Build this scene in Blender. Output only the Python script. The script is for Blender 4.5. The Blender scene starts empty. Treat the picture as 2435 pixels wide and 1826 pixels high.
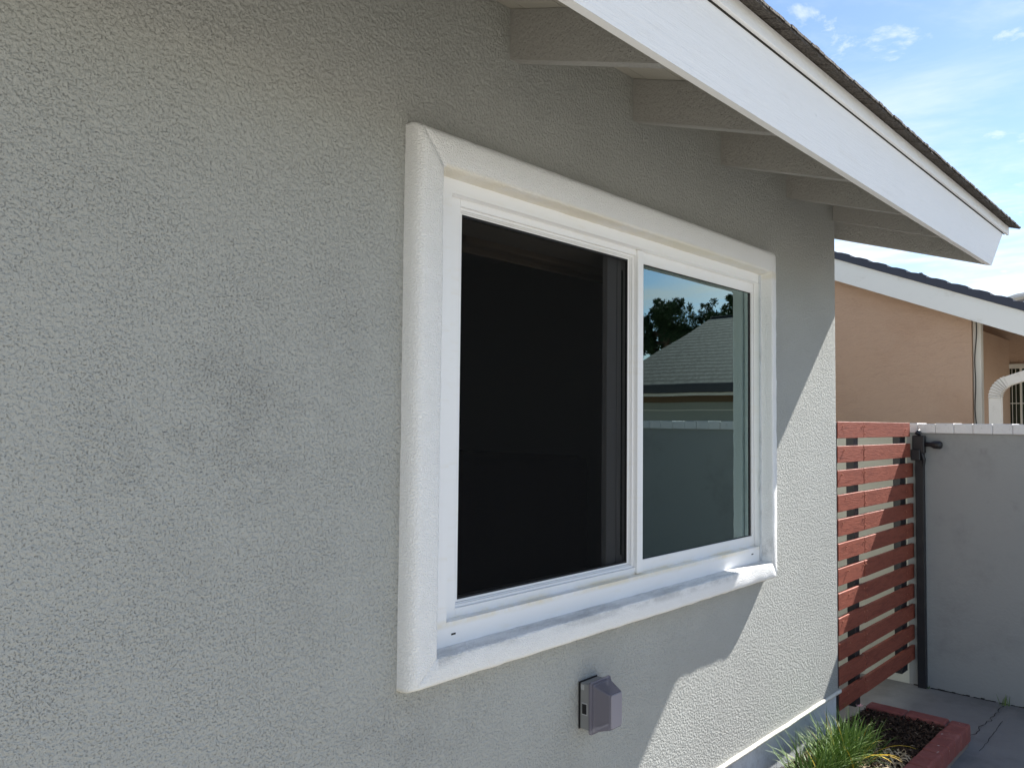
import bpy, bmesh, math, random
from mathutils import Vector, Matrix, noise
random.seed(7)
sc = bpy.context.scene
COL = sc.collection
# ---------------------------------------------------------------- units
# drawing unit: camera to wall distance = 1 (1.5 m).  x runs along the wall, y into the wall, z up from eye level
S, EYE = 1.5, 1.045
def W(x, y, z): return Vector((S*x, S*(y-1), S*(z+EYE)))
# ---------------------------------------------------------------- camera
yaw, pitch, roll = math.radians(42.41226816), math.radians(2.56454541), math.radians(0.58587999)
F = Vector((math.cos(yaw)*math.cos(pitch), math.sin(yaw)*math.cos(pitch), math.sin(pitch)))
R0 = Vector((math.sin(yaw), -math.cos(yaw), 0)); U0 = R0.cross(F)
R = math.cos(roll)*R0 + math.sin(roll)*U0
U = -math.sin(roll)*R0 + math.cos(roll)*U0
cd = bpy.data.cameras.new('camera'); cam = bpy.data.objects.new('camera', cd); COL.objects.link(cam)
m = Matrix((R, U, -F)).transposed().to_4x4(); m.translation = W(0, 0, 0); cam.matrix_world = m
cd.sensor_fit = 'HORIZONTAL'; cd.sensor_width = 36; cd.lens = 36*1914.03/2435; cd.clip_end = 3000; cd.clip_start = .02
sc.camera = cam
# ---------------------------------------------------------------- sun, sky, exposure
SA, SB = 5.6, 5.05                         # sun direction is (SA, -1, SB)
sdir = Vector((SA, -1, SB)).normalized()
elev = math.asin(sdir.z)
ld = bpy.data.lights.new('sun', 'SUN'); ld.energy = 4.5; ld.angle = math.radians(.5); ld.color = (1, .97, .92)
sun = bpy.data.objects.new('sun', ld); COL.objects.link(sun)
sun.rotation_euler = (-sdir).to_track_quat('-Z', 'Y').to_euler(); sun.location = (4, -8, 12)
wd = bpy.data.worlds.new('World'); sc.world = wd; wd.use_nodes = True
sc.view_settings.view_transform = 'Standard'; sc.view_settings.look = 'None'
sc.view_settings.exposure = 1.64; sc.view_settings.gamma = 1
sc.cycles.max_bounces = 8; sc.cycles.diffuse_bounces = 5; sc.cycles.transparent_max_bounces = 12
nt = wd.node_tree; N = nt.nodes; L = nt.links
bg = N['Background']; bg.inputs['Strength'].default_value = .062
sky = N.new('ShaderNodeTexSky'); sky.sky_type = 'NISHITA'; sky.sun_disc = False
sky.sun_elevation = elev; sky.sun_rotation = math.atan2(sdir.x, sdir.y)
sky.air_density = .9; sky.dust_density = .15; sky.ozone_density = 2.6
tc = N.new('ShaderNodeTexCoord'); sep = N.new('ShaderNodeSeparateXYZ'); L.new(tc.outputs['Generated'], sep.inputs[0])
def wmath(op, a, b=None, c=None, clamp=False):
    n = N.new('ShaderNodeMath'); n.operation = op; n.use_clamp = clamp
    for i, v in enumerate((a, b, c)):
        if v is None: continue
        if hasattr(v, 'default_value') or hasattr(v, 'links'): L.new(v, n.inputs[i])
        else: n.inputs[i].default_value = v
    return n.outputs[0]
# clouds lie on a plane high above: direction / height
zz = wmath('MAXIMUM', wmath('ADD', sep.outputs[2], .06), .02)
cmb = N.new('ShaderNodeCombineXYZ')
L.new(wmath('DIVIDE', sep.outputs[0], zz), cmb.inputs[0]); L.new(wmath('DIVIDE', sep.outputs[1], zz), cmb.inputs[1])
def cl_noise(scale, detail, rough, off, stretch=(1, 1, 1)):
    mp = N.new('ShaderNodeMapping'); mp.inputs['Location'].default_value = off; mp.inputs['Scale'].default_value = stretch
    L.new(cmb.outputs[0], mp.inputs[0])
    n = N.new('ShaderNodeTexNoise'); n.inputs['Scale'].default_value = scale; n.inputs['Detail'].default_value = detail
    n.inputs['Roughness'].default_value = rough; n.inputs['Distortion'].default_value = .25
    L.new(mp.outputs[0], n.inputs['Vector']); return n.outputs['Fac']
def ramp(v, a, b):
    r = N.new('ShaderNodeMapRange'); r.interpolation_type = 'SMOOTHSTEP'
    r.inputs['From Min'].default_value = a; r.inputs['From Max'].default_value = b
    L.new(v, r.inputs['Value']); return r.outputs[0]
big = ramp(cl_noise(.55, 8, .62, (1.2, .4, 0)), .49, .66)
low = ramp(sep.outputs[2], .52, .16)                  # streaky veil nearer the horizon
veil = wmath('MULTIPLY', ramp(cl_noise(1.1, 7, .6, (7.3, 2.2, 0), (1, .55, 1)), .42, .64), low)
small = ramp(cl_noise(5.5, 6, .6, (.4, 5.1, 0)), .58, .70)
cf = wmath('MULTIPLY', wmath('MAXIMUM', wmath('MAXIMUM', wmath('MULTIPLY', big, .75), veil), wmath('MULTIPLY', small, .5)), .82)
mix = N.new('ShaderNodeMix'); mix.data_type = 'RGBA'
L.new(cf, mix.inputs[0]); L.new(sky.outputs[0], mix.inputs[6]); mix.inputs[7].default_value = (6.6, 6.8, 7.1, 1)
L.new(mix.outputs[2], bg.inputs['Color'])

# ---------------------------------------------------------------- material helpers
class Mat:
    def __init__(s, name, color, rough=.7, spec=.3):
        s.m = bpy.data.materials.new(name); s.m.use_nodes = True
        s.t = s.m.node_tree; s.N = s.t.nodes; s.L = s.t.links
        s.b = s.N['Principled BSDF']; s.b.inputs['Base Color'].default_value = (*color, 1)
        s.b.inputs['Roughness'].default_value = rough; s.b.inputs['Specular IOR Level'].default_value = spec
        s.col = None; s.color = color; s.nrm = None
        s.tc = s.N.new('ShaderNodeTexCoord').outputs['Object']
    def noise(s, scale, detail=4, rough=.55, stretch=(1, 1, 1), dist=0, off=(0, 0, 0)):
        mp = s.N.new('ShaderNodeMapping'); mp.inputs['Scale'].default_value = stretch; mp.inputs['Location'].default_value = off
        s.L.new(s.tc, mp.inputs[0])
        n = s.N.new('ShaderNodeTexNoise'); n.inputs['Scale'].default_value = scale; n.inputs['Detail'].default_value = detail
        n.inputs['Roughness'].default_value = rough; n.inputs['Distortion'].default_value = dist
        s.L.new(mp.outputs[0], n.inputs['Vector']); return n.outputs['Fac']
    def voro(s, scale, stretch=(1, 1, 1), feature='F1'):
        mp = s.N.new('ShaderNodeMapping'); mp.inputs['Scale'].default_value = stretch; s.L.new(s.tc, mp.inputs[0])
        n = s.N.new('ShaderNodeTexVoronoi'); n.inputs['Scale'].default_value = scale; n.feature = feature
        s.L.new(mp.outputs[0], n.inputs['Vector']); return n.outputs['Distance']
    def map(s, v, a, b, c=0, d=1):
        r = s.N.new('ShaderNodeMapRange'); r.interpolation_type = 'SMOOTHSTEP'
        for k, x in zip(('From Min', 'From Max', 'To Min', 'To Max'), (a, b, c, d)): r.inputs[k].default_value = x
        s.L.new(v, r.inputs['Value']); return r.outputs[0]
    def math(s, op, a, b=0, clamp=False):
        n = s.N.new('ShaderNodeMath'); n.operation = op; n.use_clamp = clamp
        for i, v in enumerate((a, b)):
            if isinstance(v, (int, float)): n.inputs[i].default_value = v
            else: s.L.new(v, n.inputs[i])
        return n.outputs[0]
    def blob(s, c, r, power=1.):
        """soft patch round a world point c (metres), radius r"""
        mp = s.N.new('ShaderNodeMapping'); mp.vector_type = 'POINT'
        mp.inputs['Location'].default_value = tuple(-c[i]/r[i] for i in range(3)); mp.inputs['Scale'].default_value = tuple(1/x for x in r)
        s.L.new(s.tc, mp.inputs[0]); v = s.N.new('ShaderNodeVectorMath'); v.operation = 'LENGTH'; s.L.new(mp.outputs[0], v.inputs[0])
        return s.map(v.outputs['Value'], 1, .1)
    def sep(s):
        n = s.N.new('ShaderNodeSeparateXYZ'); s.L.new(s.tc, n.inputs[0]); return n.outputs
    def tint(s, fac, color, amount=1.):
        """mix the running base colour to color by fac"""
        mx = s.N.new('ShaderNodeMix'); mx.data_type = 'RGBA'
        f = s.math('MULTIPLY', fac, amount); s.L.new(f, mx.inputs[0])
        if s.col is None: mx.inputs[6].default_value = (*s.color, 1)
        else: s.L.new(s.col, mx.inputs[6])
        mx.inputs[7].default_value = (*color, 1); s.col = mx.outputs[2]; s.L.new(s.col, s.b.inputs['Base Color']); return s
    def bump(s, h, dist, strength=1.):
        n = s.N.new('ShaderNodeBump'); n.inputs['Distance'].default_value = dist; n.inputs['Strength'].default_value = strength
        s.L.new(h, n.inputs['Height'])
        if s.nrm is not None: s.L.new(s.nrm, n.inputs['Normal'])
        s.nrm = n.outputs[0]; s.L.new(s.nrm, s.b.inputs['Normal']); return s

def stucco(name, color, dist=.0031, scale=255, dirt_and_pit_shade=True):
    M = Mat(name, color, .82, .25)
    base = M.noise(scale, 2, .55, dist=.35)
    dens = M.map(M.noise(4.2, 6, .7, off=(2, 3, 8)), .28, .72, -.012, .045)      # some trowelled areas keep fewer pits
    pit = M.map(M.math('ADD', base, dens), .30, .44)                      # flat tops, sharp little pits
    fine = M.noise(scale*2.6, 2, .5); mid = M.map(M.noise(scale*.52, 2, .5, off=(4, 4, 4)), .30, .70)
    h = M.math('ADD', M.math('ADD', pit, M.math('MULTIPLY', mid, .80)), M.math('MULTIPLY', fine, .30))
    M.bump(M.noise(1.9, 5, .6, dist=1.), .010, .5)
    M.bump(h, dist)
    M.tint(M.map(M.noise(1.1, 8, .7), .3, .75), tuple(c*.95 for c in color), .7)
    if dirt_and_pit_shade:
        patch = None
        for x, z, rx, rz_, w_ in ((.82, 1.60, .16, .14, 1.), (.73, 1.53, .15, .09, .8), (.87, 1.45, .12, .13, .7), (.58, 1.50, .10, .09, .6), (.73, 1.30, .14, .11, .5), (1.06, 1.74, .10, .24, .55), (1.30, .83, .26, .14, .7), (1.0, 1.17, .12, .2, .4)):
            q_ = M.math('MULTIPLY', M.blob((x, 0, z), (rx*1.35, .6, rz_*1.35)), w_)
            patch = q_ if patch is None else M.math('MAXIMUM', patch, q_)
        patch = M.math('MULTIPLY', patch, M.map(M.noise(11, 7, .75), .38, .62))
        drip = M.math('MULTIPLY', M.map(M.noise(2.2, 6, .7, (3.5, 1, .7), off=(9, 1, 4)), .56, .82), .35)
        patch = M.math('MAXIMUM', patch, drip)
        pit_shade = M.map(M.math('ADD', M.math('ADD', base, dens), M.math('MULTIPLY', patch, -.10)), .375, .30)
        M.tint(patch, tuple(c*.66 for c in color), .45)
        M.tint(pit_shade, (.15, .14, .13), .30)  # shade painted into the pits, denser inside the dirt patches
    return M

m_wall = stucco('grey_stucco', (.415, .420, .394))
m_trim = Mat('white_stucco_trim', (.87, .87, .86), .7, .3)
m_trim.bump(m_trim.map(m_trim.noise(230, 2, .5), .35, .65), .0017).bump(m_trim.noise(400, 2), .0006)
_s = m_trim.sep()
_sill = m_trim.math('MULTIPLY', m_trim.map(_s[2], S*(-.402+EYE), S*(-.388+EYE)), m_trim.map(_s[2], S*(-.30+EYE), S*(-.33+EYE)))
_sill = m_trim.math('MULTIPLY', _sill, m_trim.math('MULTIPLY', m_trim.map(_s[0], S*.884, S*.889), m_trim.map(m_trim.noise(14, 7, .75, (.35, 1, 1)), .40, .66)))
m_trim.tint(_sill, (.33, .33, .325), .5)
m_trim.tint(m_trim.map(m_trim.noise(5, 5, .65), .5, .85), (.77, .75, .70), .2)
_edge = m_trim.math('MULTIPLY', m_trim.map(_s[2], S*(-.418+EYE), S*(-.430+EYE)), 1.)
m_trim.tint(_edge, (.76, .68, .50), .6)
_y = m_trim.math('MULTIPLY', m_trim.map(_s[2], S*(.392+EYE), S*(.404+EYE)), m_trim.map(_s[2], S*(.424+EYE), S*(.414+EYE)))
_y = m_trim.math('MULTIPLY', _y, m_trim.map(_s[0], S*.886, S*.892))
m_trim.tint(m_trim.math('MULTIPLY', _y, m_trim.map(m_trim.noise(3, 6, .7, (1, 1, 3)), .3, .6)), (.80, .71, .50), .5)
m_vinyl = Mat('white_vinyl', (.87, .87, .865), .38, .5)
m_vinyl.tint(m_vinyl.map(m_vinyl.noise(9, 5, .6, (1, 1, 6)), .5, .85), (.76, .70, .56), .35)
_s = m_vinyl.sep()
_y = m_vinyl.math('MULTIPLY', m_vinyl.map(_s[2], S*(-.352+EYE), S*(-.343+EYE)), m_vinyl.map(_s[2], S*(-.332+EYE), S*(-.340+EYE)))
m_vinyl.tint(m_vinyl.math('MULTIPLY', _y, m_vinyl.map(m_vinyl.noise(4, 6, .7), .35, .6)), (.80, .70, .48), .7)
m_white = Mat('white_painted_board', (.86, .86, .85), .55, .35)
m_white.bump(m_white.noise(5, 5, .65, (.9, 9, 22), dist=1.6), .0018, 1.)
m_white.bump(m_white.map(m_white.noise(26, 2, .5), .74, .78), .0015)
m_white.tint(m_white.map(m_white.noise(3.5, 6, .7, (1, 1, 5)), .52, .85), (.66, .63, .56), .3)
m_eave = stucco('grey_painted_rafter', (.37, .36, .335), .0016, 190, dirt_and_pit_shade=False)
m_board = Mat('roof_board_underside', (.42, .40, .35), .8, .2)
m_board.bump(m_board.noise(14, 4, .6, (1, 8, 1)), .002)
m_shingle = Mat('brown_grey_shingle', (.06, .052, .045), .9, .2)
m_shingle.tint(m_shingle.map(m_shingle.noise(160, 2), .4, .65), (.17, .15, .13), .6).bump(m_shingle.noise(220, 2), .003)
m_found = Mat('painted_concrete_footing', (.62, .65, .67), .8, .25)
m_found.tint(m_found.map(m_found.noise(11, 6, .7), .45, .75), (.33, .33, .32), .6).bump(m_found.noise(60, 4), .002)
m_plast = Mat('white_metal_bead', (.72, .70, .62), .55, .4); m_plast.bump(m_plast.noise(60, 4), .002)
m_plast.tint(m_plast.map(m_plast.noise(30, 4), .5, .7), (.45, .42, .36), .5)
m_black = Mat('black_rubber', (.012, .012, .013), .6, .3)
m_bmetal = Mat('black_painted_steel', (.016, .017, .02), .45, .5); m_bmetal.bump(m_bmetal.noise(90, 3), .001)
m_greyvin = Mat('grey_window_stile', (.62, .62, .62), .4, .5)
m_head = Mat('drywall_return', (.50, .46, .40), .8, .2)
m_room = Mat('dark_room_wall', (.80, .79, .77), .9, .1)
m_navy = Mat('navy_fabric', (.010, .011, .030), .95, .05); m_navy.bump(m_navy.noise(20, 4), .01)
m_blind = Mat('brown_blind', (.34, .27, .20), .7, .2); m_blind.bump(m_blind.noise(60, 2, stretch=(1, 1, 12)), .001)
m_wood = Mat('red_stained_wood', (.29, .080, .047), .6, .35)
m_wood.tint(m_wood.map(m_wood.noise(5, 6, .7, (1.2, 1, 7), dist=1.5), .40, .7), (.17, .040, .024), .8)
m_wood.tint(m_wood.map(m_wood.noise(14, 5, .7, (2.5, 1, .8), dist=2), .62, .78), (.40, .14, .08), .5)
m_wood.bump(m_wood.noise(18, 5, .6, (1, 4, 14)), .0022)
m_screw = Mat('painted_screw', (.40, .16, .10), .5, .5)
m_block = Mat('grey_rendered_block', (.33, .335, .325), .85, .2)
m_block.tint(m_block.map(m_block.noise(2.3, 6, .7), .48, .8), (.22, .22, .215), .6).bump(m_block.noise(60, 4), .002)
m_block.tint(m_block.map(m_block.noise(6, 4, .6, off=(2, 5, 1)), .6, .85), (.17, .165, .16), .6)
m_block2 = Mat('bounce_lit_render', (.55, .555, .49), .85, .2)  # garden wall render paled to stand for light bounced in the side yard
m_cap = Mat('white_painted_brick', (.74, .73, .72), .65, .3)
m_cap.tint(m_cap.map(m_cap.noise(40, 4, .65), .58, .75), (.45, .44, .42), .6).bump(m_cap.noise(90, 4), .003)
m_conc = Mat('patio_concrete', (.29, .285, .27), .85, .25)
m_conc.tint(m_conc.map(m_conc.noise(1.6, 7, .65), .38, .72), (.145, .145, .14), .8)
m_conc.tint(m_conc.map(m_conc.noise(40, 4, .7), .6, .75), (.25, .24, .22), .5).bump(m_conc.noise(80, 5, .7), .003)
m_yard = Mat('yard_paving', (.32, .300, .262), .9, .2); m_yard.tint(m_yard.map(m_yard.noise(.8, 6, .65), .4, .7), (.26, .245, .215), .7)
m_crack = Mat('dark_crack', (.045, .042, .04), .95, .1)
m_brick = Mat('red_painted_brick', (.27, .085, .07), .75, .3)
m_brick.tint(m_brick.map(m_brick.noise(14, 6, .7), .42, .72), (.36, .14, .12), .7)
m_brick.tint(m_brick.map(m_brick.noise(32, 3, .6, off=(1, 2, 3)), .69, .73), (.62, .56, .52), .8).bump(m_brick.noise(70, 5, .65), .004)
m_mortar = Mat('brick_mortar', (.24, .20, .18), .9, .1); m_mortar.bump(m_mortar.noise(80, 4), .004)
m_soil = Mat('dark_soil', (.035, .026, .02), 1, .1); m_soil.bump(m_soil.noise(60, 5, .7), .02)
def instance_random(M, c2, c3=None, amt=1.):
    oi = M.N.new('ShaderNodeNewGeometry').outputs['Random Per Island']
    M.tint(M.map(oi, .2, .8), c2, amt)
    if c3: M.tint(M.map(oi, .965, .98), c3, 1.)
    return M
m_mulch = instance_random(Mat('dark_bark_chips', (.028, .018, .012), .9, .2), (.085, .055, .036), (.34, .27, .19))
m_dry = instance_random(Mat('dry_straw', (.42, .31, .18), .8, .2), (.62, .50, .34))
m_leaf = instance_random(Mat('green_blades', (.055, .12, .018), .55, .3), (.17, .25, .06), (.40, .30, .03))
m_leaf.b.inputs['Transmission Weight'].default_value = 0
m_yel = Mat('yellow_blades', (.72, .48, .03), .5, .4)
m_pink = Mat('pink_petals', (.72, .38, .42), .6, .3)
m_beige = Mat('beige_stucco', (.50, .345, .245), .88, .15)
m_beige.bump(m_beige.noise(14, 5, .65, (1, .9, 1.7), dist=1.6), .009).bump(m_beige.noise(70, 3), .002)
m_beige.tint(m_beige.map(m_beige.noise(1.2, 6, .65), .45, .8), (.43, .275, .185), .8)
m_nfas = Mat('weathered_white_board', (.76, .76, .72), .7, .3)
m_nfas.tint(m_nfas.map(m_nfas.noise(4.5, 7, .75, (1, 1, 2)), .55, .75), (.52, .50, .43), .6)
m_nfas.tint(m_nfas.map(m_nfas.noise(16, 5, .7, (1, 1, 1)), .70, .76), (.25, .23, .2), .6)
m_tile = Mat('dark_slate_tile', (.050, .056, .075), .7, .3); m_tile.bump(m_tile.noise(30, 3), .003)
m_greyt = Mat('light_grey_tile', (.55, .55, .54), .8, .3)
m_gutter = Mat('cream_gutter', (.74, .69, .62), .5, .4); m_gutter.tint(m_gutter.map(m_gutter.noise(18, 5, .7), .55, .75), (.5, .44, .36), .5)
m_cream = Mat('cream_trim', (.64, .60, .52), .65, .3)
m_dkgut = Mat('dark_gutter', (.03, .03, .034), .5, .4)
m_olive = Mat('olive_grey_stucco', (.30, .31, .27), .9, .15); m_olive.bump(m_olive.noise(40, 3), .003)
m_brown = Mat('brown_soffit_board', (.16, .11, .07), .8, .2)
m_bark = Mat('bark', (.10, .07, .05), .95, .1); m_bark.bump(m_bark.noise(8, 5, .6, (1, 1, .2)), .03)
m_pine = instance_random(Mat('pine_needles', (.022, .045, .018), .7, .2), (.045, .075, .03))
# composition shingles seen in the reflection: courses by height
m_comp = Mat('grey_composition_shingles', (.115, .115, .108), .92, .15)
_s = m_comp.sep()
_row = m_comp.math('FRACT', m_comp.math('MULTIPLY', m_comp.math('ADD', _s[2], m_comp.math('MULTIPLY', m_comp.noise(1.3, 2), .02)), 1/.088))
m_comp.tint(m_comp.map(_row, .42, .08), (.022, .021, .02), 1.)
m_comp.tint(m_comp.map(m_comp.noise(5, 3, .6, (.3, 2.2, 6)), .4, .68), (.05, .05, .047), .8)
m_comp.bump(_row, .012)

def special(name, build):
    mt = bpy.data.materials.new(name); mt.use_nodes = True; n = mt.node_tree.nodes
    n.remove(n['Principled BSDF']); build(mt.node_tree, n, mt.node_tree.links, n['Material Output']); return mt
def _glass(tint, k0, k1, ior=1.5):
    def f(t, n, l, out):
        tr = n.new('ShaderNodeBsdfTransparent'); tr.inputs[0].default_value = (*tint, 1)
        gl = n.new('ShaderNodeBsdfGlossy'); gl.inputs['Roughness'].default_value = .004; gl.inputs[0].default_value = (.70, .88, .85, 1)
        fr = n.new('ShaderNodeFresnel'); fr.inputs[0].default_value = ior
        mr = n.new('ShaderNodeMapRange'); mr.inputs['From Min'].default_value = .04; mr.inputs['From Max'].default_value = .30
        mr.inputs['To Min'].default_value = k0; mr.inputs['To Max'].default_value = k1; l.new(fr.outputs[0], mr.inputs['Value'])
        # slow waviness of the pane
        tcn = n.new('ShaderNodeTexCoord'); ns = n.new('ShaderNodeTexNoise'); ns.inputs['Scale'].default_value = 1.7; ns.inputs['Detail'].default_value = 1
        l.new(tcn.outputs['Object'], ns.inputs['Vector']); bp = n.new('ShaderNodeBump'); bp.inputs['Distance'].default_value = .0008
        l.new(ns.outputs['Fac'], bp.inputs['Height']); l.new(bp.outputs[0], gl.inputs['Normal'])
        mx = n.new('ShaderNodeMixShader'); l.new(mr.outputs[0], mx.inputs[0]); l.new(tr.outputs[0], mx.inputs[1]); l.new(gl.outputs[0], mx.inputs[2])
        l.new(mx.outputs[0], out.inputs[0])
    return f
m_glass = special('green_tinted_glass', _glass((.36, .50, .45), .18, 1.1))
m_sash_glass = special('sash_glass', _glass((.30, .42, .38), .08, .35))
def _screen(t, n, l, out):
    tr = n.new('ShaderNodeBsdfTransparent'); tr.inputs[0].default_value = (1, 1, 1, 1)
    df = n.new('ShaderNodeBsdfDiffuse'); df.inputs[0].default_value = (.012, .012, .012, 1)
    mx = n.new('ShaderNodeMixShader'); mx.inputs[0].default_value = .50
    l.new(tr.outputs[0], mx.inputs[1]); l.new(df.outputs[0], mx.inputs[2]); l.new(mx.outputs[0], out.inputs[0])
m_mesh = special('insect_mesh', _screen)
def _bubble(t, n, l, out):
    tr = n.new('ShaderNodeBsdfTransparent'); tr.inputs[0].default_value = (.50, .48, .54, 1)
    pb = n.new('ShaderNodeBsdfPrincipled'); pb.inputs['Base Color'].default_value = (.25, .235, .28, 1); pb.inputs['Roughness'].default_value = .3
    mx = n.new('ShaderNodeMixShader'); mx.inputs[0].default_value = .50
    l.new(tr.outputs[0], mx.inputs[1]); l.new(pb.outputs[0], mx.inputs[2]); l.new(mx.outputs[0], out.inputs[0])
m_bubble = special('smoky_plastic', _bubble)
m_panel = Mat('frosted_smoky_panel', (.25, .235, .265), .35, .5)
m_dkpl = Mat('dark_plastic', (.03, .03, .035), .5, .4)
m_rim = Mat('light_grey_plastic', (.36, .36, .36), .5, .4)
m_boxgrey = Mat('grey_plastic', (.22, .22, .215), .55, .35)

# ---------------------------------------------------------------- mesh helpers (all in drawing units)
def box(bm, x0, x1, y0, y1, z0, z1, bev=0., seg=1, rot=None, piv=None):
    v = [bm.verts.new((x, y, z)) for x in (x0, x1) for y in (y0, y1) for z in (z0, z1)]
    f = [bm.faces.new([v[i] for i in q]) for q in ((0, 1, 3, 2), (4, 6, 7, 5), (0, 4, 5, 1), (2, 3, 7, 6), (0, 2, 6, 4), (1, 5, 7, 3))]
    if bev:
        es = list({e for q in f for e in q.edges})
        r = bmesh.ops.bevel(bm, geom=es, offset=bev, segments=seg, affect='EDGES', profile=.5)
        v = list({w for q in r['faces'] for w in q.verts} | {w for w in v if w.is_valid})
    if rot: bmesh.ops.rotate(bm, verts=[w for w in v if w.is_valid], cent=piv, matrix=rot)
    return v
def prism(bm, pts, axis, a, b):
    """extrude a polygon (list of 2-D points) along axis between a and b"""
    def p3(p, t): return (t, p[0], p[1]) if axis == 'x' else (p[0], t, p[1]) if axis == 'y' else (p[0], p[1], t)
    A = [bm.verts.new(p3(p, a)) for p in pts]; B = [bm.verts.new(p3(p, b)) for p in pts]; n = len(pts)
    bm.faces.new(A); bm.faces.new(B[::-1])
    for i in range(n): bm.faces.new((A[i], B[i], B[(i+1) % n], A[(i+1) % n]))
def tube(bm, pts, rad, seg=10, square=None):
    pts = [Vector(p) for p in pts]; rings = []
    up0 = Vector((0, 0, 1)) if abs((pts[1]-pts[0]).normalized().z) < .9 else Vector((1, 0, 0))
    for i, p in enumerate(pts):
        d = (pts[min(i+1, len(pts)-1)] - pts[max(i-1, 0)]).normalized()
        u = d.cross(up0).normalized(); v = u.cross(d).normalized()
        r = rad[i] if isinstance(rad, (list, tuple)) else rad
        if square: ring = [p + u*square[0]*a*r + v*square[1]*b*r for a, b in ((1, 1), (-1, 1), (-1, -1), (1, -1))]
        else: ring = [p + (u*math.cos(t) + v*math.sin(t))*r for t in (2*math.pi*k/seg for k in range(seg))]
        rings.append([bm.verts.new(q) for q in ring])
    n = len(rings[0])
    for a, b in zip(rings, rings[1:]):
        for k in range(n): bm.faces.new((a[k], a[(k+1) % n], b[(k+1) % n], b[k]))
    bm.faces.new(rings[0][::-1]); bm.faces.new(rings[-1])
def obj(name, bm, mt, parent=None, smooth=False, raw=False):
    if not raw:
        for v in bm.verts: v.co = W(*v.co)
    bmesh.ops.recalc_face_normals(bm, faces=bm.faces)
    me = bpy.data.meshes.new(name); bm.to_mesh(me); bm.free()
    me.materials.append(mt.m if isinstance(mt, Mat) else mt)
    if smooth:
        for p in me.polygons: p.use_smooth = True
    o = bpy.data.objects.new(name, me); COL.objects.link(o)
    if parent:
        o.parent = parent
        q, base = parent, Vector((0, 0, 0))
        while q is not None:
            base += q.location; q = q.parent
        o.location = -base if parent.type == 'EMPTY' else (0, 0, 0)
        if parent.type != 'EMPTY': o.location = (0, 0, 0)
    return o
def tag(o, label=None, cat=None, group=None, kind=None):
    for k, v in (('label', label), ('category', cat), ('group', group), ('kind', kind)):
        if v: o[k] = v
    return o
def thing(name, loc, label, cat, group=None):
    o = bpy.data.objects.new(name, None); COL.objects.link(o); o.location = W(*loc); o.empty_display_size = .2
    return tag(o, label, cat, group)
nb = bmesh.new

# ================================================================ SETTING: ground
b = nb(); box(b, -90, 160, -90, 160, -EYE-.3, -EYE)
tag(obj('ground', b, m_yard), 'pale sunlit paving of the yard', 'ground', kind='structure')
b = nb(); box(b, 1.2, 3.5199, -1.2, 1.45, -EYE-.02, -EYE+.0027); tag(obj('patio', b, m_conc), 'grey weathered concrete patio between planter and garden wall', 'patio', kind='structure')

# ================================================================ THE GREY HOUSE
XC = 2.685                                 # house corner
house = thing('grey_house', (0, 1.2, -EYE), 'grey stucco house wall filling the left, with white framed window and wide eave', 'house')
# openings and trim rectangles: outer at wall, inner at window
TO = (.832, 2.150, -.428, .478); TI = (.885, 2.116, -.381, .415)
b = nb()
HX0, HX1, HZ0, HZ1 = .86, 2.1435, -.405, .44
box(b, -3.2, HX0, 1, 1.075, -.865, .775)
box(b, HX0, HX1, 1, 1.075, -.865, HZ0); box(b, HX0, HX1, 1, 1.075, HZ1, .775)
# right piece with rounded corner, carries on round the side
arc = [(XC-.012*(1-math.cos(t)) , 1+.012*(1-math.sin(t))) for t in [math.pi/2*k/5 for k in range(6)]]
pts = [(HX1, 1)] + arc[::-1] + [(XC, 1.075), (HX1, 1.075)]
prism(b, pts, 'z', -.865, .775)
bmesh.ops.remove_doubles(b, verts=b.verts, dist=1e-5)
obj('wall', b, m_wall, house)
b = nb()                                   # gable side wall
prism(b, [(1.075, -.865), (7, -.865), (7, .60), (4, 1.70), (1.075, .785)], 'x', XC-.08, XC)
box(b, -3.2, XC-.08, 6.92, 7, -.865, .8); box(b, -3.28, -3.2, 1, 7, -.865, .8)
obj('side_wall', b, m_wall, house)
b = nb(); box(b, -3.2, XC+.002, 1.010, 6.98, -EYE-.05, -.866); obj('foundation', b, m_found, house)
# weep screed: ribbed bead along the bottom of the stucco
b = nb(); n = 420; pts = []; rad = []
for i in range(n+1):
    x = -.4 + (XC+.006+.4)*i/n
    pts.append((x, .997+.0012*noise.noise(Vector((x*6, 0, 3))), -.8675+.0018*noise.noise(Vector((x*9, 2, 0))))); rad.append(.0056*(1+.17*(i % 2)+.2*noise.noise(Vector((x*14, 5, 0)))))
pts += [(XC+.008, 1.03, -.8675), (XC+.008, 1.2, -.8675)]; rad += [.0055, .0055]
tube(b, pts, rad, 8); obj('weep_screed', b, m_plast, house, smooth=True)
# rafters
RS = .32
xs = [1.0805+.4065*k for k in range(-10, 4)]
for x in xs:
    b = nb(); prism(b, [(.600, .671-RS*.4), (1.0, .671), (1.0, .7665), (.600, .7665-RS*.4)], 'x', x, x+.0254)
    obj('rafter', b, m_eave, house)
b = nb()                                    # blocking behind, between rafters
box(b, -3.2, XC-.09, 1.076, 1.10, .60, .775); obj('blocking', b, m_eave, house)
b = nb(); x = XC-.0254                      # end rafter against the gable wall
prism(b, [(.600, .671-RS*.4), (.9985, .6706), (.9985, .7665), (.600, .7665-RS*.4)], 'x', x, x+.0254); obj('rafter', b, m_eave, house)
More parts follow.
